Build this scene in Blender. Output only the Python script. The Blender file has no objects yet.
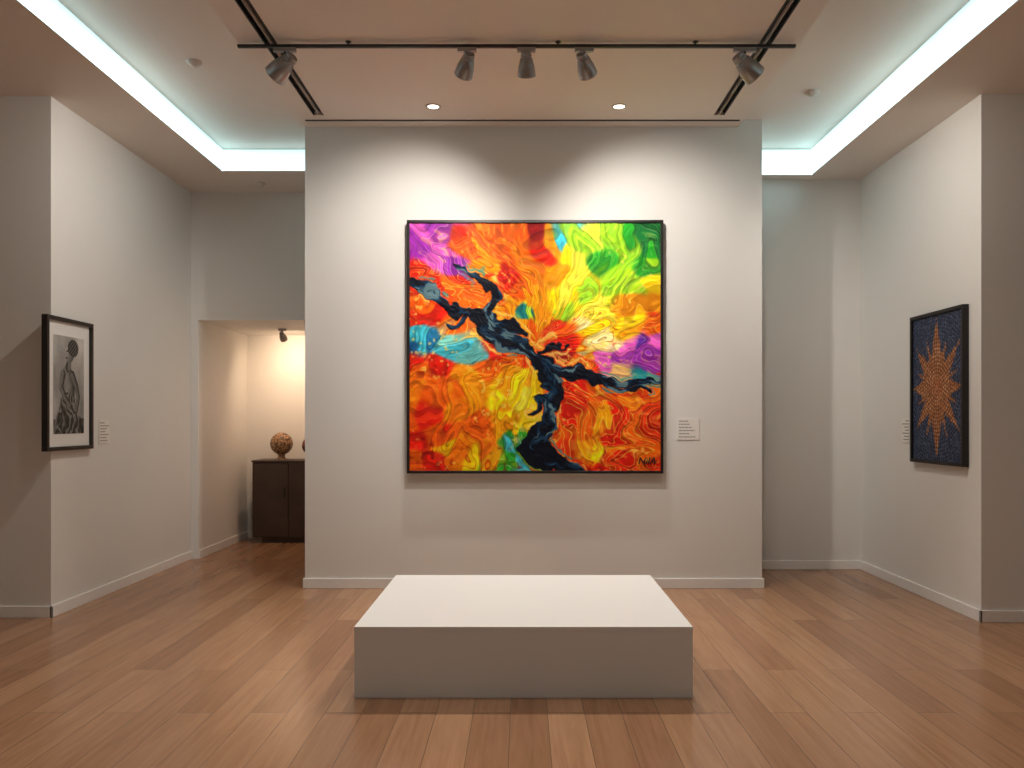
import bpy, bmesh, math
import numpy as np
from mathutils import Vector, Matrix
sc = bpy.context.scene
col = sc.collection
try:
    sc.view_settings.view_transform = 'Standard'
    sc.view_settings.look = 'None'
    sc.view_settings.exposure = 0
except Exception as e:
    print(e)

# ------------------------------------------------------------ helpers
def s2l(c):
    c = np.asarray(c, dtype=float)
    return np.where(c <= 0.04045, c/12.92, ((c+0.055)/1.055)**2.4)
def rgb(r, g, b):
    v = s2l(np.array([r, g, b])/255.0)
    return (float(v[0]), float(v[1]), float(v[2]), 1.0)

def mat(name, color, rough=0.6, metal=0.0, noise=0.0, scale=8.0, bump=0.0, bscale=60.0, emit=None, estr=0.0, spec=0.5):
    m = bpy.data.materials.new(name); m.use_nodes = True
    nt = m.node_tree; N = nt.nodes; L = nt.links
    p = N['Principled BSDF']
    p.inputs['Base Color'].default_value = color
    p.inputs['Roughness'].default_value = rough
    p.inputs['Metallic'].default_value = metal
    p.inputs['Specular IOR Level'].default_value = spec
    tc = N.new('ShaderNodeTexCoord')
    if noise > 0:
        n = N.new('ShaderNodeTexNoise'); n.inputs['Scale'].default_value = scale
        n.inputs['Detail'].default_value = 4
        L.new(tc.outputs['Object'], n.inputs['Vector'])
        r = N.new('ShaderNodeValToRGB')
        r.color_ramp.elements[0].position = 0.3; r.color_ramp.elements[1].position = 0.7
        r.color_ramp.elements[0].color = tuple(c*(1-noise) for c in color[:3])+(1,)
        r.color_ramp.elements[1].color = tuple(min(1, c*(1+noise)) for c in color[:3])+(1,)
        L.new(n.outputs['Fac'], r.inputs['Fac']); L.new(r.outputs['Color'], p.inputs['Base Color'])
    if bump > 0:
        n2 = N.new('ShaderNodeTexNoise'); n2.inputs['Scale'].default_value = bscale
        L.new(tc.outputs['Object'], n2.inputs['Vector'])
        b = N.new('ShaderNodeBump'); b.inputs['Strength'].default_value = bump; b.inputs['Distance'].default_value = 0.002
        L.new(n2.outputs['Fac'], b.inputs['Height']); L.new(b.outputs['Normal'], p.inputs['Normal'])
    if emit is not None:
        p.inputs['Emission Color'].default_value = emit
        p.inputs['Emission Strength'].default_value = estr
    return m

def attr_mat(name, rough=0.4):
    m = bpy.data.materials.new(name); m.use_nodes = True
    N = m.node_tree.nodes; L = m.node_tree.links
    a = N.new('ShaderNodeAttribute'); a.attribute_name = 'paint'
    p = N['Principled BSDF']; p.inputs['Roughness'].default_value = rough
    p.inputs['Specular IOR Level'].default_value = 0.15
    L.new(a.outputs['Color'], p.inputs['Base Color'])
    return m

def mesh_obj(name, bm, mats=(), parent=None, smooth=False, bevel=0):
    me = bpy.data.meshes.new(name); bm.to_mesh(me); bm.free()
    for m in mats: me.materials.append(m)
    if smooth:
        for p in me.polygons: p.use_smooth = True
    o = bpy.data.objects.new(name, me); col.objects.link(o)
    if bevel > 0:
        b = o.modifiers.new('bev', 'BEVEL'); b.width = bevel; b.segments = 3; b.limit_method = 'ANGLE'
    if parent: o.parent = parent
    return o

def add_box(bm, lo, hi, mi=0):
    vs = [bm.verts.new((x, y, z)) for x in (lo[0], hi[0]) for y in (lo[1], hi[1]) for z in (lo[2], hi[2])]
    for q in [(0,1,3,2),(4,6,7,5),(0,4,5,1),(2,3,7,6),(0,2,6,4),(1,5,7,3)]:
        f = bm.faces.new([vs[i] for i in q]); f.material_index = mi
    return vs

def boxes(name, lst, mats, parent=None, bevel=0):
    bm = bmesh.new()
    for b in lst:
        add_box(bm, b[0], b[1], b[2] if len(b) > 2 else 0)
    bmesh.ops.recalc_face_normals(bm, faces=bm.faces)
    return mesh_obj(name, bm, mats, parent, bevel=bevel)

def empty(name, loc=(0,0,0)):
    e = bpy.data.objects.new(name, None); e.location = loc; e.empty_display_size = .1
    col.objects.link(e); return e

def add_lathe(bm, prof, n=32, M=Matrix.Identity(4), mis=None):
    rings = []
    for r, z in prof:
        if r < 1e-6: rings.append([bm.verts.new(M @ Vector((0, 0, z)))])
        else: rings.append([bm.verts.new(M @ Vector((r*math.cos(2*math.pi*i/n), r*math.sin(2*math.pi*i/n), z))) for i in range(n)])
    for k in range(len(rings)-1):
        a, b = rings[k], rings[k+1]
        for i in range(n):
            j = (i+1) % n
            if len(a) == 1 and len(b) == 1: continue
            if len(a) == 1: f = bm.faces.new((a[0], b[i], b[j]))
            elif len(b) == 1: f = bm.faces.new((a[i], a[j], b[0]))
            else: f = bm.faces.new((a[i], a[j], b[j], b[i]))
            f.smooth = True
            if mis: f.material_index = mis[k]

def spot_light(name, loc, target, power, angle, color, blend=0.5, radius=0.03, parent=None):
    d = bpy.data.lights.new(name, 'SPOT'); d.energy = power; d.spot_size = math.radians(angle)
    d.spot_blend = blend; d.color = color; d.shadow_soft_size = radius
    o = bpy.data.objects.new(name, d); o.location = loc
    dr = (Vector(target)-Vector(loc)).normalized()
    o.rotation_euler = dr.to_track_quat('-Z', 'Y').to_euler()
    col.objects.link(o)
    if parent: o.parent = parent
    return o

# ------------------------------------------------------------ materials
M_wall = mat('wall_paint', rgb(229, 227, 223), 0.75, noise=0.012, scale=1.5, bump=0.12, bscale=120, spec=0.25)
M_ceil = mat('ceiling_paint', rgb(233, 224, 215), 0.85, noise=0.012, scale=1.2, spec=0.2)
M_trim = mat('trim_paint', rgb(238, 236, 233), 0.45, noise=0.01)
M_black = mat('black_slot', rgb(18, 17, 17), 0.5, noise=0.1)
M_alu = mat('spot_aluminium', rgb(160, 157, 155), 0.35, 0.6, noise=0.05, scale=30)
M_dark = mat('dark_metal', rgb(52, 48, 46), 0.45, 0.4, noise=0.05)
M_frame = mat('black_frame_wood', rgb(26, 20, 19), 0.4, noise=0.2, scale=20)
M_lens = mat('lamp_lens', rgb(255, 250, 240), 0.3, noise=0, emit=(1, .9, .75, 1), estr=6)
M_plinth = mat('plinth_lacquer', rgb(226, 226, 224), 0.42, noise=0.008, scale=2)
M_label = mat('label_card', rgb(236, 232, 226), 0.6, noise=0.01)
M_ink = mat('label_ink', rgb(150, 145, 140), 0.7, noise=0.05)
M_cab = mat('cabinet_stained_wood', rgb(70, 56, 48), 0.42, noise=0.18, scale=6)
M_mat = mat('passepartout', rgb(232, 230, 226), 0.8, noise=0.01)
M_plastic = mat('detector_plastic', rgb(205, 195, 185), 0.5, noise=0.01)
M_led = mat('led_diffuser', rgb(235, 250, 250), 0.5, emit=(0.60, 0.94, 1.0, 1), estr=2.0)
N = M_led.node_tree.nodes; L = M_led.node_tree.links
tc = N.new('ShaderNodeTexCoord'); sx = N.new('ShaderNodeSeparateXYZ'); mr = N.new('ShaderNodeMapRange')
mr.inputs[1].default_value = 3.96; mr.inputs[2].default_value = 4.17; mr.inputs[3].default_value = 2.5; mr.inputs[4].default_value = 0.75
L.new(tc.outputs['Object'], sx.inputs[0]); L.new(sx.outputs['Z'], mr.inputs[0]); L.new(mr.outputs[0], N['Principled BSDF'].inputs['Emission Strength'])

def floor_material():
    m = bpy.data.materials.new('oak_plank_floor'); m.use_nodes = True
    nt = m.node_tree; N = nt.nodes; L = nt.links; p = N['Principled BSDF']
    tc = N.new('ShaderNodeTexCoord'); mp = N.new('ShaderNodeMapping')
    mp.inputs['Rotation'].default_value = (0, 0, math.radians(90)); mp.inputs['Location'].default_value = (0.3, 0.06, 0)
    L.new(tc.outputs['Object'], mp.inputs['Vector'])
    b = N.new('ShaderNodeTexBrick')
    b.offset = 0.37; b.offset_frequency = 2; b.squash = 1.0
    b.inputs['Scale'].default_value = 1.0
    b.inputs['Brick Width'].default_value = 1.9; b.inputs['Row Height'].default_value = 0.19
    b.inputs['Mortar Size'].default_value = 0.0014; b.inputs['Mortar Smooth'].default_value = 0.3
    b.inputs['Color1'].default_value = (0, 0, 0, 1); b.inputs['Color2'].default_value = (1, 1, 1, 1)
    b.inputs['Mortar'].default_value = (0.5, 0.5, 0.5, 1)
    L.new(mp.outputs['Vector'], b.inputs['Vector'])
    r = N.new('ShaderNodeValToRGB'); e = r.color_ramp.elements
    e[0].color = rgb(152, 110, 80); e[1].color = rgb(178, 136, 102)
    x = e.new(0.5); x.color = rgb(166, 123, 91)
    L.new(b.outputs['Color'], r.inputs['Fac'])
    mp2 = N.new('ShaderNodeMapping'); mp2.inputs['Scale'].default_value = (28, 1.6, 1)
    L.new(tc.outputs['Object'], mp2.inputs['Vector'])
    va = N.new('ShaderNodeVectorMath'); va.operation = 'MULTIPLY_ADD'
    va.inputs[1].default_value = (9, 17, 5)
    L.new(b.outputs['Color'], va.inputs[0]); L.new(mp2.outputs['Vector'], va.inputs[2])
    n = N.new('ShaderNodeTexNoise'); n.inputs['Scale'].default_value = 1.0; n.inputs['Detail'].default_value = 7
    n.inputs['Roughness'].default_value = 0.65; n.inputs['Distortion'].default_value = 0.6
    L.new(va.outputs[0], n.inputs['Vector'])
    g = N.new('ShaderNodeValToRGB'); g.color_ramp.elements[0].position = 0.32; g.color_ramp.elements[1].position = 0.68
    g.color_ramp.elements[0].color = (0.80, 0.76, 0.72, 1); g.color_ramp.elements[1].color = (1.05, 1.05, 1.05, 1)
    L.new(n.outputs['Fac'], g.inputs['Fac'])
    mx = N.new('ShaderNodeMix'); mx.data_type = 'RGBA'; mx.blend_type = 'MULTIPLY'; mx.inputs[0].default_value = 1
    L.new(r.outputs['Color'], mx.inputs[6]); L.new(g.outputs['Color'], mx.inputs[7])
    mx2 = N.new('ShaderNodeMix'); mx2.data_type = 'RGBA'
    L.new(b.outputs['Fac'], mx2.inputs[0]); L.new(mx.outputs[2], mx2.inputs[6]); mx2.inputs[7].default_value = rgb(88, 60, 42)
    L.new(mx2.outputs[2], p.inputs['Base Color'])
    rr = N.new('ShaderNodeMapRange'); rr.inputs[3].default_value = 0.17; rr.inputs[4].default_value = 0.27
    L.new(n.outputs['Fac'], rr.inputs[0]); L.new(rr.outputs[0], p.inputs['Roughness'])
    bp = N.new('ShaderNodeBump'); bp.inputs['Strength'].default_value = 0.06; bp.inputs['Distance'].default_value = 0.002
    L.new(n.outputs['Fac'], bp.inputs['Height']); L.new(bp.outputs['Normal'], p.inputs['Normal'])
    p.inputs['Specular IOR Level'].default_value = 0.55
    return m
M_floor = floor_material()

# ------------------------------------------------------------ room shell
XL, XR = -3.58, 3.41        # gallery side wall planes
YC = 7.14                   # feature wall face
CX0, CX1 = -1.937, 2.142
ZP = 4.115; ZR = 4.18; ZT = 4.35
boxes('floor', [((-6, -3.5, -0.1), (6, 10.4, 0))], [M_floor])
boxes('wall_center', [((CX0, YC, 0), (CX1, 8.65, ZR))], [M_wall])
boxes('wall_left', [((-6, 6.08, 0), (XL, 8.65, 3.96)), ((-6, 8.65, 0), (-3.5, 10.2, 3.96))], [M_wall])
boxes('wall_right', [((XR, 5.94, 0), (6, 8.05, 3.92))], [M_wall])
boxes('wall_back', [((-6, 10.2, 0), (6, 10.4, ZT)), ((CX1, 8.05, 0), (6, 8.65, 3.92)),
                    ((-3.5, 8.65, 2.58), (CX0, 10.2, 3.96)), ((-3.58, 8.6499, 2.58), (-3.5, 8.66, 3.96)),
                    ((CX0, 8.65, 0), (6, 10.2, 3.92))], [M_wall])
boxes('wall_side_left', [((-6.2, -3.5, 0), (-6, 6.08, ZT))], [M_wall])
boxes('wall_side_right', [((6, -3.5, 0), (6.2, 5.94, ZT))], [M_wall])
boxes('wall_front', [((-6, -3.7, 0), (6, -3.5, ZT))], [M_wall])
TX0, TX1, TY0, TY1 = -2.96, 2.86, -0.5, 7.90
SL = -1.79
boxes('ceiling', [
    ((-6, -3.5, ZR), (6, 10.2, ZT)),
    ((-6, -3.5, 3.96), (TX0, 10.2, ZR)),
    ((TX1, -3.5, 3.92), (6, 10.2, ZR)),
    ((TX0, -3.5, 3.95), (TX1, TY0, ZR)),
    ((TX0, TY1, 3.96), (CX0, 10.2, ZR)),
    ((CX1, TY1, 3.92), (TX1, 10.2, ZR)),
    ((-1.97, TY0+0.6, ZP), (SL, YC, ZR)),
    ((SL+.09, TY0+0.6, ZP), (1.645, 6.97, ZR)),
    ((1.735, TY0+0.6, ZP), (1.93, YC, ZR)),
    ((SL, 6.99, ZP), (1.735, YC, ZR)),
    ((SL, 6.86, ZP), (SL+.09, 6.97, ZR)), ((1.645, 6.86, ZP), (1.735, 6.97, ZR)),
], [M_ceil])
for xa in (SL, 1.645):
    boxes('ceiling_slot_diffuser', [((xa, 0.1, ZP+0.03), (xa+0.09, 6.86, ZP+0.05)),
        ((xa+0.0, 0.1, ZP-0.002), (xa+0.010, 6.86, ZP+0.03)), ((xa+0.080, 0.1, ZP-0.002), (xa+0.09, 6.86, ZP+0.03)),
        ((xa+0.043, 0.1, ZP-0.001), (xa+0.047, 6.86, ZP+0.03), 1)], [M_black, M_ceil])
boxes('ceiling_slot_diffuser', [((SL, 6.97, ZP+0.02), (1.735, 6.99, ZP+0.03)),
      ((SL-.1, 6.965, ZP-0.003), (1.90, 6.995, ZP-0.0005))], [M_black])

# baseboards
bb = 0.088; bt = 0.016
boxes('baseboard_center', [((CX0-bt, YC-bt, 0), (CX1+bt, YC, bb)), ((CX0-bt, YC, 0), (CX0, 8.65, bb)), ((CX1, YC, 0), (CX1+bt, 8.05, bb))], [M_trim], bevel=0.003)
boxes('baseboard_left', [((XL, 6.08-bt, 0), (XL+bt, 8.65, bb)), ((-6, 6.08-bt, 0), (XL+bt, 6.08, bb)), ((-3.5, 8.65, 0), (-3.5+bt, 10.2, bb))], [M_trim], bevel=0.003)
boxes('baseboard_right', [((XR-bt, 5.94-bt, 0), (XR, 8.05, bb)), ((XR-bt, 5.94-bt, 0), (6, 5.94, bb))], [M_trim], bevel=0.003)
boxes('baseboard_back', [((CX1, 8.05-bt, 0), (XR, 8.05, bb)), ((-3.5, 10.2-bt, 0), (CX0, 10.2, bb))], [M_trim], bevel=0.003)

# LED cove
zl0, zl1 = 3.965, 4.165
boxes('cove_led_strip', [
    ((TX0, TY0, zl0), (TX0+0.012, TY1, zl1)),
    ((TX1-0.012, TY0, zl0-0.04), (TX1, TY1, zl1)),
    ((TX0, TY1-0.012, zl0), (CX0, TY1, zl1)),
    ((CX1, TY1-0.012, zl0-0.04), (TX1, TY1, zl1)),
], [M_led])

# ------------------------------------------------------------ plinth
px0, px1, py0, py1, ph = -0.907, 0.923, 4.317, 5.76, 0.384
e = empty('display_plinth')
boxes('body', [((px0+0.001, py0+0.001, 0.0), (px1-0.001, py1-0.001, ph-0.0232))], [M_plinth], e, bevel=0.0012)
boxes('top', [((px0, py0, ph-0.023), (px1, py1, ph))], [M_plinth], e, bevel=0.002)

# ------------------------------------------------------------ numpy noise
def vnoise(u, v, f, seed, per=None):
    r = np.random.RandomState(seed); G = r.rand(64, 64)
    x = u*f+(0 if per else 13.3); y = v*f+7.7
    xi = np.floor(x).astype(int); yi = np.floor(y).astype(int); fx = x-xi; fy = y-yi
    fx = fx*fx*fx*(fx*(fx*6-15)+10); fy = fy*fy*fy*(fy*(fy*6-15)+10)
    P = per if per else 64
    g = lambda a, b: G[(a % P) % 64, b % 64]
    return (g(xi, yi)*(1-fx)*(1-fy)+g(xi+1, yi)*fx*(1-fy)+g(xi, yi+1)*(1-fx)*fy+g(xi+1, yi+1)*fx*fy)*2-1
def fbm(u, v, f, seed, o=3):
    s = 0; a = 1
    for k in range(o): s = s+a*vnoise(u, v, f*2**k, seed+k*11); a *= .5
    return s
def sst(a, b, x):
    t = np.clip((x-a)/(b-a), 0, 1); return t*t*(3-2*t)
def polydist(u, v, pts):
    best = np.full(u.shape, 9.0); wid = np.zeros(u.shape); arc = np.zeros(u.shape); s0 = 0; side = np.zeros(u.shape)
    for (x0, y0, w0), (x1, y1, w1) in zip(pts[:-1], pts[1:]):
        dx, dy = x1-x0, y1-y0; l2 = dx*dx+dy*dy
        t = np.clip(((u-x0)*dx+(v-y0)*dy)/l2, 0, 1)
        ex = u-(x0+t*dx); ey = v-(y0+t*dy); d = np.sqrt(ex*ex+ey*ey)
        m = d < best
        best = np.where(m, d, best); wid = np.where(m, w0+(w1-w0)*t, wid); arc = np.where(m, s0+t*math.sqrt(l2), arc)
        side = np.where(m, np.sign(dx*(v-y0)-dy*(u-x0)), side)
        s0 += math.sqrt(l2)
    return best, wid, arc, side

def paint_abstract(n):
    U, V = np.meshgrid(np.linspace(0, 1, n), np.linspace(0, 1, n))
    wu = U+0.050*fbm(U, V, 4.2, 1, 2)+0.016*fbm(U, V, 12, 2, 2); wv = V+0.050*fbm(U, V, 4.2, 3, 2)+0.016*fbm(U, V, 12, 4, 2)
    lu = U+0.022*fbm(U, V, 6, 5, 3); lvv = V+0.022*fbm(U, V, 6, 6, 3)
    q = lambda x, y: ((x-411)/249.0, (y-224)/247.0)
    O = (240, 92, 12); R = (220, 30, 14); DR = (150, 12, 18); Y = (254, 208, 10); YO = (252, 150, 8); G = (34, 150, 36)
    DG = (12, 104, 44); LG = (146, 206, 30); PU = (144, 36, 160); PK = (220, 84, 186); C = (60, 180, 200); W = (252, 240, 160); T = (16, 124, 128); LY = (252, 236, 60); OR2 = (248, 120, 12)
    seeds = [
        (418,232,PU,PK,1.8),(432,242,PU,PK,1.8),(447,232,PK,PU,1.7),(448,258,PU,PK,1.6),(420,256,PU,PK,1.6),(456,272,PK,PU,1.2),(432,284,R,O,1),(414,278,R,O,.8),(455,290,O,R,.9),(468,245,R,O,.8),
        (484,236,O,YO,1),(498,250,O,YO,1.1),(505,275,O,R,1),(485,270,OR2,YO,1),(470,300,O,YO,.7),(520,238,O,YO,1),(536,232,DR,R,.6),(543,246,R,O,.6),(530,262,OR2,YO,.9),(522,290,YO,O,1),
        (555,235,YO,Y,.9),(566,230,C,LG,.7),(570,255,Y,LY,1),(552,265,YO,Y,1.2),(578,280,Y,LY,1),(560,300,Y,LY,1),(588,242,LY,LG,1),(540,305,YO,Y,.9),
        (608,236,G,LG,1.5),(640,232,G,DG,1.6),(655,250,G,DG,1.6),(628,255,G,LG,1.6),(602,268,LG,G,1.5),(585,288,LG,Y,1),(650,270,LG,G,1.5),(562,316,LG,Y,.6),
        (615,284,Y,LG,1),(635,285,Y,LG,1),(655,290,LY,Y,.9),(600,310,Y,LY,1),(625,308,OR2,YO,1),(650,312,O,YO,1),(595,330,Y,W,1),(620,328,YO,Y,.9),(650,328,O,R,.8),
        (645,350,PU,(90,40,170),1.8),(625,354,PU,PK,1.9),(655,362,PU,(80,50,175),1.6),(606,355,PK,W,1.5),(655,340,PK,PU,.8),(590,346,YO,W,.8),(562,330,R,O,.9),(572,352,R,DR,.8),(585,366,R,O,.8),(548,318,YO,R,.7),
        (626,371,(240,190,120),PU,.6),(650,376,T,C,.4),(530,318,LG,T,.45),(500,300,YO,O,1),(512,305,OR2,YO,1),(528,330,O,YO,.8),
        (416,300,O,R,1),(432,312,R,O,1),(455,322,O,(244,196,130),.9),(416,318,R,O,.8),(420,334,C,(130,210,200),1.3),(438,340,C,(24,110,170),1.3),(458,346,(120,200,186),C,1.2),(478,350,(240,170,60),C,.8),(418,350,(24,100,160),C,1.2),(420,364,R,O,1),(450,364,O,R,1),
        (420,385,O,OR2,1.1),(445,385,OR2,O,1.1),(470,378,O,YO,1),(490,368,YO,O,1),(505,385,Y,YO,1.1),(520,372,Y,YO,1),(495,405,YO,Y,1.1),(470,402,OR2,YO,1),(440,405,O,R,1),(418,410,R,O,1),(520,400,Y,LY,.9),
        (424,432,DR,R,.9),(450,425,R,O,1),(475,425,YO,O,1),(500,425,Y,YO,1),(420,455,R,O,1),(440,462,O,R,1),(460,448,OR2,Y,1),(480,455,Y,O,1),(493,465,LG,YO,.9),(512,448,C,G,1),(506,464,G,LG,1),(522,466,C,LG,1),(520,425,YO,Y,.8),
        (500,345,O,R,.8),(520,358,R,O,.8),
        (575,392,R,O,1),(600,395,O,R,1),(630,395,OR2,R,1),(655,395,O,R,1),(565,415,R,O,1),(585,415,O,YO,1.1),(605,420,YO,R,1),(625,415,R,O,1.1),(650,420,OR2,R,1),(580,440,YO,R,1),(575,460,R,O,1),(600,450,Y,R,1),(615,440,R,YO,1),(640,440,R,O,1),(625,460,OR2,R,1),(650,458,R,O,.8),(595,464,R,O,1),
    ]
    cu, cv = q(540, 345)
    du, dv = wu-cu, wv-cv
    ang = np.arctan2(dv, du)/(2*math.pi); rad = np.sqrt(du**2+dv**2)
    def pn(P, fr, seed, off=0.0):
        return vnoise(ang+off*rad, rad*fr/P, P, seed, per=P)
    sm = 0.06*pn(22, 2.2, 201)+0.035*pn(50, 4, 202)
    su_ = lu+sm*du/np.maximum(rad, .05)*np.minimum(rad*2, 1); sv_ = lvv+sm*dv/np.maximum(rad, .05)*np.minimum(rad*2, 1)
    A = np.zeros(U.shape+(3,)); B = A.copy(); S = np.zeros(U.shape)
    for x, y, a, b, w in seeds:
        su, sv = q(x, y); d2 = (su_-su)**2+(sv_-sv)**2+1e-4
        k = w/d2**4.5
        A += k[..., None]*np.array(a); B += k[..., None]*np.array(b); S += k
    A /= S[..., None]; B /= S[..., None]
    # marbled scalar: radial tongues bent by a swirling field; isolines give layered flow
    f1 = .8*pn(20, 4.0, 211, .12)+.35*pn(52, 8, 212, .2)+.42*fbm(wu, wv, 6.5, 213, 2)
    t = sst(-.02, .12, f1)[..., None]
    C0 = A*(1-t)+B*t
    lv = f1*8.0
    ed = np.abs((lv % 1)-.5)*2
    shade = (np.floor(lv) % 3-1)
    C0 = C0*(1+.13*shade[..., None])
    alt = (np.floor(lv) % 4 == 1)[..., None]*.35
    C0 = C0*(1-alt)+(A*.5+B*.5+18)*alt
    line = sst(.76, .95, ed)
    red = np.array((190, 24, 10)); gold = np.array((255, 212, 70))
    lc = np.where((pn(9, 2, 215) > -.1)[..., None], gold, red)
    keep = (0.62*line*sst(-.6, .1, pn(14, 5, 216)))[..., None]
    warmth = sst(20, 110, C0[..., 0]-np.maximum(C0[..., 2], C0[..., 1]*0.55))[..., None]
    C0 = C0*(1-keep*warmth)+lc*keep*warmth
    C0 = C0*(1-keep*(1-warmth)*.6)+np.array((238, 230, 170))*keep*(1-warmth)*.6
    fine = (vnoise(ang, rad*14/60, 60, 221, per=60)+.8*vnoise(ang+.3*rad, rad*30/63*1.0, 63, 222, per=63))
    br = vnoise(ang*4, rad*.6, 60, 231, per=240)
    C0 = C0*(1+0.07*fine[..., None]+.10*br[..., None])
    yw = sst(.45, .75, br)*sst(.05, .2, rad)*sst(.1, .6, pn(12, 4, 232)+.2)
    C0 = C0*(1-.3*yw[..., None])+np.array((255, 220, 90))*.3*yw[..., None]
    fl = sst(.48, .68, vnoise(U, V, 60, 71)*.7+.5*vnoise(U, V, 110, 73))*sst(0, .5, fbm(U, V, 5, 72))
    C0 = C0*(1-0.6*fl[..., None])+np.array((255, 218, 100))*0.6*fl[..., None]
    fl2 = sst(.45, .65, vnoise(U, V, 52, 75))*sst(-.1, .4, fbm(U, V, 4.5, 76))*(U < .45)*(V > .6)
    C0 = C0*(1-0.6*fl2[..., None])+np.array((120, 12, 12))*0.6*fl2[..., None]
    P = lambda L: [q(x, y)+(w*.88/249.0,) for x, y, w in L]
    rivers = [P([(405,280,5),(425,286,6),(438,297,7),(452,309,5),(468,310,5),(484,320,9),(497,333,12),(512,342,10),(528,351,7),(545,366,11)]),
              P([(545,366,11),(560,373,8),(578,375,7),(600,385,6),(622,387,5),(640,383,4),(665,382,3)]),
              P([(494,326,8),(487,310,6),(495,297,6),(488,284,5),(476,277,3.2),(463,271,2.4),(455,262,1.2)]),
              P([(545,364,12),(551,382,10),(555,396,7),(547,410,6.5),(550,424,7),(538,436,11),(530,447,13),(540,458,13),(558,466,10),(578,474,8)]),
              P([(490,318,8),(506,322,8),(516,330,5),(524,336,3)]),
              P([(598,386,3),(618,394,2.2),(636,390,1.8),(650,394,1.2)]),
              P([(552,398,4),(540,404,2.5),(530,416,1.8)]),
              P([(470,311,4),(462,320,2.5),(450,326,1.6)]),
              P([(540,350,4),(552,344,3),(566,346,2)])]
    wu2 = U+0.017*fbm(U, V, 8, 81)+0.008*fbm(U, V, 26, 82, 3); wv2 = V+0.017*fbm(U, V, 8, 83)+0.008*fbm(U, V, 26, 84, 3)
    dd = np.full(U.shape, 9.); arcs = np.zeros(U.shape); sgn = np.zeros(U.shape)
    for i, Lr in enumerate(rivers):
        d, w, arc, sd = polydist(wu2, wv2, Lr)
        m = d-w < dd
        dd = np.where(m, d-w, dd); arcs = np.where(m, arc+i*3.1, arcs); sgn = np.where(m, d*sd, sgn)
    dd = dd+0.006*vnoise(arcs, sgn*2, 34, 87)+.003*vnoise(U, V, 55, 88)
    rim = np.exp(-((dd-0.012)/0.0055)**2)*sst(-.3, .4, fbm(U, V, 8, 91, 2)+.1)
    rsel = fbm(U, V, 7, 95, 2)
    rc = np.where((rsel > .25)[..., None], np.array((250, 210, 100)), np.where((rsel > -.2)[..., None], np.array((206, 34, 14)), np.array((60, 150, 150))))
    C0 = C0*(1-0.85*rim[..., None])+rc*0.85*rim[..., None]
    riv = sst(0.003, -0.002, dd)
    st = vnoise(arcs*.22, sgn, 62, 97)+.6*vnoise(arcs*.3, sgn, 120, 98)+.5*fbm(U, V, 9, 96, 2)
    rv = np.array((10, 16, 30))*np.ones(U.shape+(3,))
    s1 = sst(.05, .7, st)[..., None]
    rv = rv*(1-.75*s1)+np.array((22, 62, 96))*.75*s1
    s2 = sst(.65, 1.05, st)[..., None]
    rv = rv*(1-.7*s2)+np.array((120, 150, 150))*.7*s2
    C0 = C0*(1-riv[..., None])+rv*riv[..., None]
    h = 0.6*fine+0.8*f1+.7*br+.5*line+0.7*fbm(U, V, 40, 111, 2)+1.0*riv
    return np.clip(C0, 2, 250), h

def canvas(name, colors, h, w, ht, amp, parent, origin, ax, nrm, rough):
    n, m = colors.shape[:2]
    U, V = np.meshgrid(np.linspace(0, 1, m), np.linspace(0, 1, n))
    ax = np.array(ax, float); nrm = np.array(nrm, float); o = np.array(origin, float)
    P = o+U[..., None]*w*ax+(-V[..., None]*ht)*np.array((0, 0, 1.0))+nrm*(h*amp)[..., None]
    me = bpy.data.meshes.new(name)
    idx = np.arange(n*m).reshape(n, m)
    F = np.stack([idx[:-1, :-1], idx[1:, :-1], idx[1:, 1:], idx[:-1, 1:]], -1).reshape(-1, 4)
    me.from_pydata(P.reshape(-1, 3).tolist(), [], F.tolist())
    a = me.color_attributes.new('paint', 'FLOAT_COLOR', 'POINT')
    c = np.concatenate([s2l(colors.reshape(-1, 3)/255.0), np.ones((n*m, 1))], 1).astype(np.float32)
    a.data.foreach_set('color', c.ravel())
    me.polygons.foreach_set('use_smooth', np.ones(len(F), bool))
    me.materials.append(attr_mat(name+'_pigment', rough)); me.update()
    ob = bpy.data.objects.new(name, me); col.objects.link(ob); ob.parent = parent
    return ob

# ------------------------------------------------------------ big painting
k = YC/800.0
ax0, ax1 = (408-522)*k, (662-522)*k
az1, az0 = 1.5+(420-222)*k, 1.5+(420-473)*k
def ring(name, parent, fn, w0, w1, z0, z1, t, d0, d1, m, bevel=0.002):
    L = []
    for a, b, c, d in [(w0, w1, z1-t, z1), (w0, w1, z0, z0+t), (w0, w0+t, z0+t, z1-t), (w1-t, w1, z0+t, z1-t)]:
        p = fn(a, d0, c); q = fn(b, d1, d)
        L.append((tuple(min(i, j) for i, j in zip(p, q)), tuple(max(i, j) for i, j in zip(p, q))))
    return boxes(name, L, [m], parent, bevel)
e = empty('abstract_painting')
fy = lambda w, d, z: (w, YC-d, z)
ring('frame', e, fy, ax0, ax1, az0, az1, 0.024, 0.0, 0.075, M_frame)
boxes('stretcher', [((ax0+0.024, YC-0.05, az0+0.024), (ax1-0.024, YC-0.01, az1-0.024))], [M_frame], e)
C, h = paint_abstract(600)
canvas('canvas_surface', C, h, ax1-ax0-0.048, az1-az0-0.048, 0.0026, e, (ax0+0.024, YC-0.060, az1-0.024), (1, 0, 0), (0, -1, 0), 0.55)
cu = bpy.data.curves.new('signature', 'FONT'); cu.body = 'NilA'; cu.size = 0.085; cu.extrude = 0.001; cu.shear = 0.2; cu.offset = 0.001
cu.materials.append(M_black)
so = bpy.data.objects.new('signature', cu); so.location = (ax0+2.04, YC-0.071, az0+0.085); so.rotation_euler = (math.radians(90), 0, 0)
col.objects.link(so); so.parent = e

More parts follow.
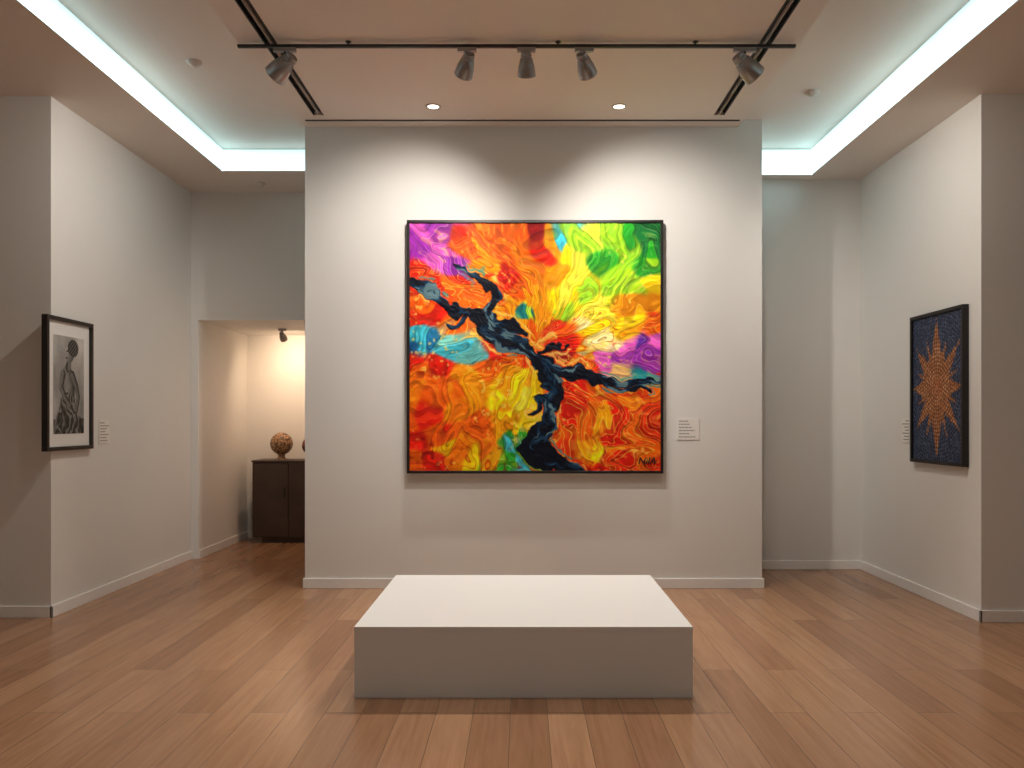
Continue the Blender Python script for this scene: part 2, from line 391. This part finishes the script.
# ------------------------------------------------------------ left picture (monochrome figure)
def paint_figure(n, m):
    U, V = np.meshgrid(np.linspace(0, 1, m), np.linspace(0, 1, n)); asp = n/m
    X = U; Yc = V*asp
    g = 158+26*fbm(U, V, 3, 201, 2)+20*(1-V)
    img = g*1.0
    def ell(cx, cy, rx, ry, rot=0):
        c, s = math.cos(rot), math.sin(rot); dx = X-cx; dy = Yc-cy
        a = (dx*c+dy*s)/rx; b = (-dx*s+dy*c)/ry
        return np.sqrt(a*a+b*b), a, b
    def lay(mask, val):
        nonlocal img; img = img*(1-mask)+val*mask
    def limb(pts, base, seed):
        d, w, arc, sd = polydist(X, Yc, pts)
        r = d/np.maximum(w, 1e-4); m_ = sst(1.04, .96, r)
        lay(m_, base-60*r*r+45*np.where(sd > 0, 1, -1)*r*0.8+10*fbm(U, V, 20, seed, 2))
    H = asp
    base = sst(0.0, 0.03, V-(0.80+0.10*np.abs(U-.5)+0.05*fbm(U, V, 4, 205)))
    lay(base, 80+40*np.sin(14*U+9*V+4*fbm(U, V, 4, 207)))
    limb([(0.46, .30*H, .08), (0.44, .38*H, .19), (0.48, .48*H, .20), (0.50, .60*H, .18), (0.46, .74*H, .26), (.42, .86*H, .34)], 128, 210)
    d, w, arc, sd = polydist(X, Yc, [(0.45, .70*H, .25), (.45, .98*H, .42)])
    lay(sst(1.02, .96, d/w), 88+45*np.sin(30*(X-0.1*V)+6*fbm(U, V, 5, 212)))
    limb([(0.30, .39*H, .085), (0.23, .52*H, .07), (0.36, .63*H, .06), (.52, .70*H, .05)], 118, 214)
    limb([(0.60, .39*H, .085), (0.73, .50*H, .07), (0.80, .62*H, .06), (.74, .76*H, .05)], 108, 216)
    limb([(0.47, .33*H, .08), (0.50, .24*H, .075)], 110, 218)
    r, a, b = ell(.52, .175*H, .15, .19, .3); lay(sst(1.04, .96, r), 135-45*a-20*b)
    r, a, b = ell(.63, .115*H, .18, .18, .2); lay(sst(1.04, .96, r), 65+35*np.sin(16*a+10*b))
    r, a, b = ell(.38, .18*H, .035, .04, .4); lay(sst(1.1, .9, r), 150)
    r, a, b = ell(.44, .150*H, .04, .016, 0); lay(sst(1.1, .8, r), 35)
    r, a, b = ell(.42, .220*H, .04, .016, 0); lay(sst(1.1, .8, r), 50)
    img = img+6*fbm(U, V, 60, 220, 1)
    return np.repeat(np.clip(img, 12, 235)[..., None], 3, -1)*np.array((1, .985, .96))
e = empty('framed_figure_print')
wx = lambda w, d, z: (XL+0.002+d, w, z)
ya, yb, za, zb = 5.955, 6.60, 1.265, 2.29
ring('frame', e, wx, ya, yb, za, zb, 0.03, 0.0, 0.045, M_frame)
boxes('passepartout', [((XL+0.002, ya+.03, za+.03), (XL+0.024, yb-.03, zb-.03))], [M_mat], e)
I = paint_figure(300, 150)
mw, mh = 0.42, 0.76
canvas('print', I, np.zeros(I.shape[:2]), mw, mh, 0, e, (XL+0.027, ya+(yb-ya-mw)/2, za+(zb-za+mh)/2-0.005), (0, 1, 0), (1, 0, 0), 0.5)

# ------------------------------------------------------------ right picture (starburst dots)
def paint_star(n, m):
    U, V = np.meshgrid(np.linspace(-1, 1, m), np.linspace(-1, 1, n))
    X = U; Y = V*1.5
    r = np.sqrt(X*X+Y*Y)+1e-6; a = np.arctan2(X, -Y); tau = 2*math.pi
    ray = np.zeros(U.shape)
    def spikes(N, off, lens, base):
        nonlocal ray
        for i in range(N):
            th = tau*i/N+off; L = lens[i % len(lens)]
            dx, dy = math.sin(th), -math.cos(th)
            s = X*dx+Y*dy; tt = np.abs(X*dy-Y*dx)
            wdt = base*np.clip(1-s/L, 0, 1)**1.0
            ray = np.maximum(ray, sst(.012, -.02, tt-wdt+.03*vnoise(X, Y, 18, 5))*(s > 0)*(s < L))
    spikes(4, 0, [1.44, 1.0], .38)
    spikes(4, tau/8, [1.27], .28)
    spikes(8, tau/16, [1.10, .86, .86, 1.10], .18)
    rings = r*13
    nd = np.maximum(8, np.round((np.floor(rings)+.5)*6.2))
    fr = (rings % 1)-.5; fa = ((a/tau*nd) % 1)-.5
    dot = sst(.46, .26, np.sqrt(fr**2+fa**2))
    sp = sst(-.2, .5, vnoise(X, Y, 26, 401)+.5*vnoise(X, Y, 50, 402))
    navy = np.array((34, 42, 62)); blue = np.array((108, 118, 146)); dk = np.array((112, 68, 44)); lt = np.array((232, 186, 142)); org = np.array((198, 134, 88))
    tw = sst(-.5, .5, vnoise(U, V, 9, 301))[..., None]
    kb = (.35*dot+.40*sp)[..., None]
    bg = navy*(1-kb)+blue*kb
    oc = org*(1-tw*.5)+lt*tw*.5
    kf = np.clip(.6*dot+.4*sp, 0, 1)[..., None]
    fg = dk*(1-kf)+oc*kf
    out = bg*(1-ray[..., None])+fg*ray[..., None]
    c0 = sst(.3, .1, r)[..., None]
    out = out*(1-.25*c0)+np.array((190, 100, 60))*.25*c0
    return np.clip(out, 0, 255)
e = empty('framed_starburst_artwork')
wr = lambda w, d, z: (XR-0.002-d, w, z)
ya, yb, za, zb = 6.10, 6.93, 1.14, 2.385
ring('frame', e, wr, ya, yb, za, zb, 0.028, 0.0, 0.05, M_frame)
boxes('backing', [((XR-0.03, ya+.028, za+.028), (XR-0.002, yb-.028, zb-.028))], [M_frame], e)
I = paint_star(520, 350)
canvas('print', I, np.zeros(I.shape[:2]), yb-ya-.056, zb-za-.056, 0, e, (XR-0.034, yb-.028, zb-.028), (0, -1, 0), (-1, 0, 0), 0.5)

# ------------------------------------------------------------ wall labels
def label(fn, w0, w1, z0, z1, nlines):
    e = empty('wall_label')
    p = fn(w0, 0.001, z0); q = fn(w1, 0.006, z1)
    mm = lambda p, q: (tuple(min(i, j) for i, j in zip(p, q)), tuple(max(i, j) for i, j in zip(p, q)))
    boxes('card', [mm(p, q)], [M_label], e, bevel=0.001)
    L = []; r = np.random.RandomState(nlines); H = z1-z0; W = w1-w0; mg = W*.08
    for i in range(nlines):
        zc = z1-H*(i+1)/(nlines+1); x = w0+mg
        end = w0+W*(0.55+0.38*r.rand()) if i else w0+W*.5
        while x < end:
            l = W*(.05+.12*r.rand()); L.append(mm(fn(x, .0062, zc-H*.022), fn(min(x+l, end), .0068, zc+H*.022))); x += l+W*.025
    boxes('text_lines', L, [M_ink], e)
label(fy, (677-522)*k, (699-522)*k, 1.5+(420-440)*k, 1.5+(420-418)*k, 6)
label(wx, 6.76, 6.93, 1.30, 1.50, 7)
label(wr, 7.02, 7.17, 1.30, 1.52, 7)

# ------------------------------------------------------------ track lights
ty = 5.53; tz = 4.085
e = empty('lighting_track')
boxes('rail', [((-1.965, ty-0.014, tz-0.011), (1.89, ty+0.014, tz+0.008))], [M_dark], e, bevel=0.002)
bm = bmesh.new()
for x in (-1.2, 0.25, 1.2):
    add_lathe(bm, [(0, ZP), (.02, ZP), (.02, ZP-.006), (.006, ZP-.008), (.006, tz+.008), (0, tz+.008)], 16, Matrix.Translation((x, ty, 0)))
mesh_obj('hangers', bm, [M_dark], e)

WARM = (1.0, 0.93, 0.85)
def spothead(x, y, ztop, target, power, angle, s=1.0, color=WARM, name='track_spotlight', rad=.02, blend=.6, light_target=None):
    e = empty(name)
    boxes('adapter', [((x-.06*s, y-.016, ztop-.03), (x+.06*s, y+.016, ztop-.0015))], [M_alu], e, bevel=0.003)
    piv = Vector((x, y, ztop-.036-.062*s))
    d = (Vector(target)-piv).normalized()
    bm = bmesh.new()
    add_lathe(bm, [(0, ztop-.03), (.009, ztop-.03), (.009, piv.z+.0), (0, piv.z)], 12, Matrix.Translation((x, y, 0)))
    mesh_obj('stem', bm, [M_dark], e)
    q = d.to_track_quat('-Z', 'Y').to_matrix().to_4x4()
    Mx = Matrix.Translation(piv) @ q @ Matrix.Scale(s, 4)
    bm = bmesh.new()
    prof = [(0, .065), (.030, .065), (.034, .060), (.034, .054), (.029, .052), (.029, .046), (.036, .044), (.036, .036), (.030, .034), (.030, .028), (.040, .024),
            (.054, -.03), (.060, -.080), (.060, -.087), (.054, -.087), (.045, -.055), (0, -.055)]
    mis = [0]*15+[1]
    add_lathe(bm, prof, 36, Mx, mis)
    mesh_obj('head', bm, [M_alu, M_lens], e)
    lp = piv+d*(.07*s)
    spot_light('lamp', lp, light_target or target, power, angle, color, blend, rad, e)
    return e
rz = tz-.011
spothead(-1.64, ty, rz, (-3.55, 6.50, 2.6), 100, 100, 1.3, blend=1)
spothead(-0.38, ty, rz, (-1.05, YC, 2.75), 175, 82, 1.1, blend=1, rad=.04)
spothead(0.03, ty, rz, (0.12, YC, 2.0), 70, 90, 1.05, blend=1, rad=.04)
spothead(0.43, ty, rz, (1.20, YC, 2.75), 175, 82, 1.1, blend=1, rad=.04)
spothead(1.54, ty, rz, (3.37, 6.45, 2.6), 100, 100, 1.3, blend=1)

def downlight_or_fill(x, y, z, power, angle=110, color=WARM, r=.045, tgt=None, blend=.9):
    e = empty('recessed_or_fill_light')  # serves the real ceiling downlights and the added fill lamps alike
    bm = bmesh.new()
    add_lathe(bm, [(r*1.45, z), (r*1.45, z-.006), (r*1.1, z-.008), (r, z-.002), (0, z-.002)], 32, Matrix.Translation((x, y, 0)), [0, 0, 0, 1])
    mesh_obj('trim_ring', bm, [M_plastic, M_lens], e)
    spot_light('lamp', (x, y, z-.02), tgt or (x, y, 0), power, angle, color, blend, .035, e)
# gimbal downlights tilted towards the plinth
for x in (-.74, .81): downlight_or_fill(x, 6.67, ZP, 250, 98, tgt=(x*.9, 4.3, 0), blend=.7)
for x in (-.95, .95): downlight_or_fill(x, 4.6, ZP, 55, 135)  # added fill above the plinth, out of view, not known fittings
for x in (-1.0, 1.0): downlight_or_fill(x, 1.5, ZP, 45, 120)  # added room fill near the camera, invented and unseen
for x, y in ((-4.4, 3.0), (4.4, 3.0)): downlight_or_fill(x, y, 3.96 if x < 0 else 3.92, 45, 130, (1, .84, .70))  # added warm side fill, unseen lamps made up for brightness

def detector(x, y, z, s=1):
    bm = bmesh.new()
    add_lathe(bm, [(0, z), (.055*s, z), (.055*s, z-.012), (.045*s, z-.022), (.03*s, z-.026), (.024*s, z-.036), (0, z-.038)], 32, Matrix.Translation((x, y, 0)))
    mesh_obj('smoke_detector', bm, [M_plastic])
detector(-2.45, 5.98, ZR); detector(2.37, 6.53, ZR); detector(-2.71, 8.3, 3.96, .8)

# ------------------------------------------------------------ alcove: cabinet + vessels + lamp
e = empty('sideboard_cabinet')
cx0, cx1, cy0, cy1, cz = -3.28, -1.96, 9.72, 10.17, 1.01
boxes('carcass', [((cx0, cy0+.02, .07), (cx1, cy1, cz-.025)), ((cx0-.008, cy0-.005, cz-.025), (cx1, cy1, cz)), ((cx0+.1, cy0+.06, 0), (cx1-.1, cy1-.05, .07))], [M_cab], e, bevel=.003)
dw = (cx1-cx0)/3
boxes('doors', [((cx0+.004+i*dw, cy0, .08), (cx0+(i+1)*dw-.004, cy0+.019, cz-.032)) for i in range(3)], [M_cab], e, bevel=.003)
boxes('pulls', [((cx0+(i+1)*dw-.05, cy0-.018, .55), (cx0+(i+1)*dw-.04, cy0, .68)) for i in range(3)], [M_dark], e, bevel=.002)

def ornate(name, c1, c2, c3):
    m = bpy.data.materials.new(name); m.use_nodes = True; N = m.node_tree.nodes; L = m.node_tree.links; p = N['Principled BSDF']
    tc = N.new('ShaderNodeTexCoord'); v = N.new('ShaderNodeTexVoronoi'); v.inputs['Scale'].default_value = 38
    L.new(tc.outputs['Object'], v.inputs['Vector']); r = N.new('ShaderNodeValToRGB'); e_ = r.color_ramp.elements
    e_[0].color = c1; e_[1].color = c2; e_[1].position = .75; x = e_.new(.4); x.color = c3
    L.new(v.outputs['Distance'], r.inputs['Fac']); L.new(r.outputs['Color'], p.inputs['Base Color']); p.inputs['Roughness'].default_value = .4
    b = N.new('ShaderNodeBump'); b.inputs['Distance'].default_value = .004; L.new(v.outputs['Distance'], b.inputs['Height']); L.new(b.outputs['Normal'], p.inputs['Normal'])
    return m
M_or1 = ornate('mosaic_glaze', rgb(224, 190, 146), rgb(80, 60, 44), rgb(168, 128, 92))
M_or2 = ornate('red_mosaic_glaze', rgb(180, 100, 70), rgb(60, 30, 24), rgb(120, 60, 44))
def vessel(name, x, y, z, R, m):
    pr = [(0, 0), (R*.5, 0), (R*.52, .012), (R*.34, .02), (R*.28, .055), (R*.42, .075)]
    zc = .07+R*.93
    for i in range(3, 22):
        t = -math.pi/2+math.pi*i/23
        pr.append((R*math.cos(t), zc+R*math.sin(t)))
    zt = pr[-1][1]
    pr += [(R*.26, zt+.004), (R*.2, zt+.003), (R*.17, zt-.02), (0, zt-.03)]
    bm = bmesh.new(); add_lathe(bm, pr, 48, Matrix.Translation((x, y, z)))
    mesh_obj(name, bm, [m])
vessel('mosaic_vase', -2.985, 9.93, cz, .137, M_or1)
vessel('mosaic_vase', -2.61, 9.90, cz, .11, M_or2)
spothead(-2.83, 9.45, 2.58, (-2.80, 10.2, 1.9), 48, 160, .75, (1, .70, .46), 'track_spotlight', .03, 1.0)
downlight_or_fill(-2.4, 9.1, 2.58, 18, 160, (1, .60, .40))  # added warm alcove fill, hidden behind the center wall

# ------------------------------------------------------------ world + camera
w = bpy.data.worlds.new('w'); sc.world = w; w.use_nodes = True
w.node_tree.nodes['Background'].inputs[0].default_value = (.5, .45, .4, 1); w.node_tree.nodes['Background'].inputs[1].default_value = .3
cd = bpy.data.cameras.new('camera'); cd.sensor_width = 36; cd.lens = 36*800/1024.0
cd.shift_x = -10/1024.0; cd.shift_y = 36/1024.0; cd.clip_start = .05
co = bpy.data.objects.new('camera', cd); co.location = (0, 0, 1.5); co.rotation_euler = (math.radians(90), 0, 0)
col.objects.link(co); sc.camera = co
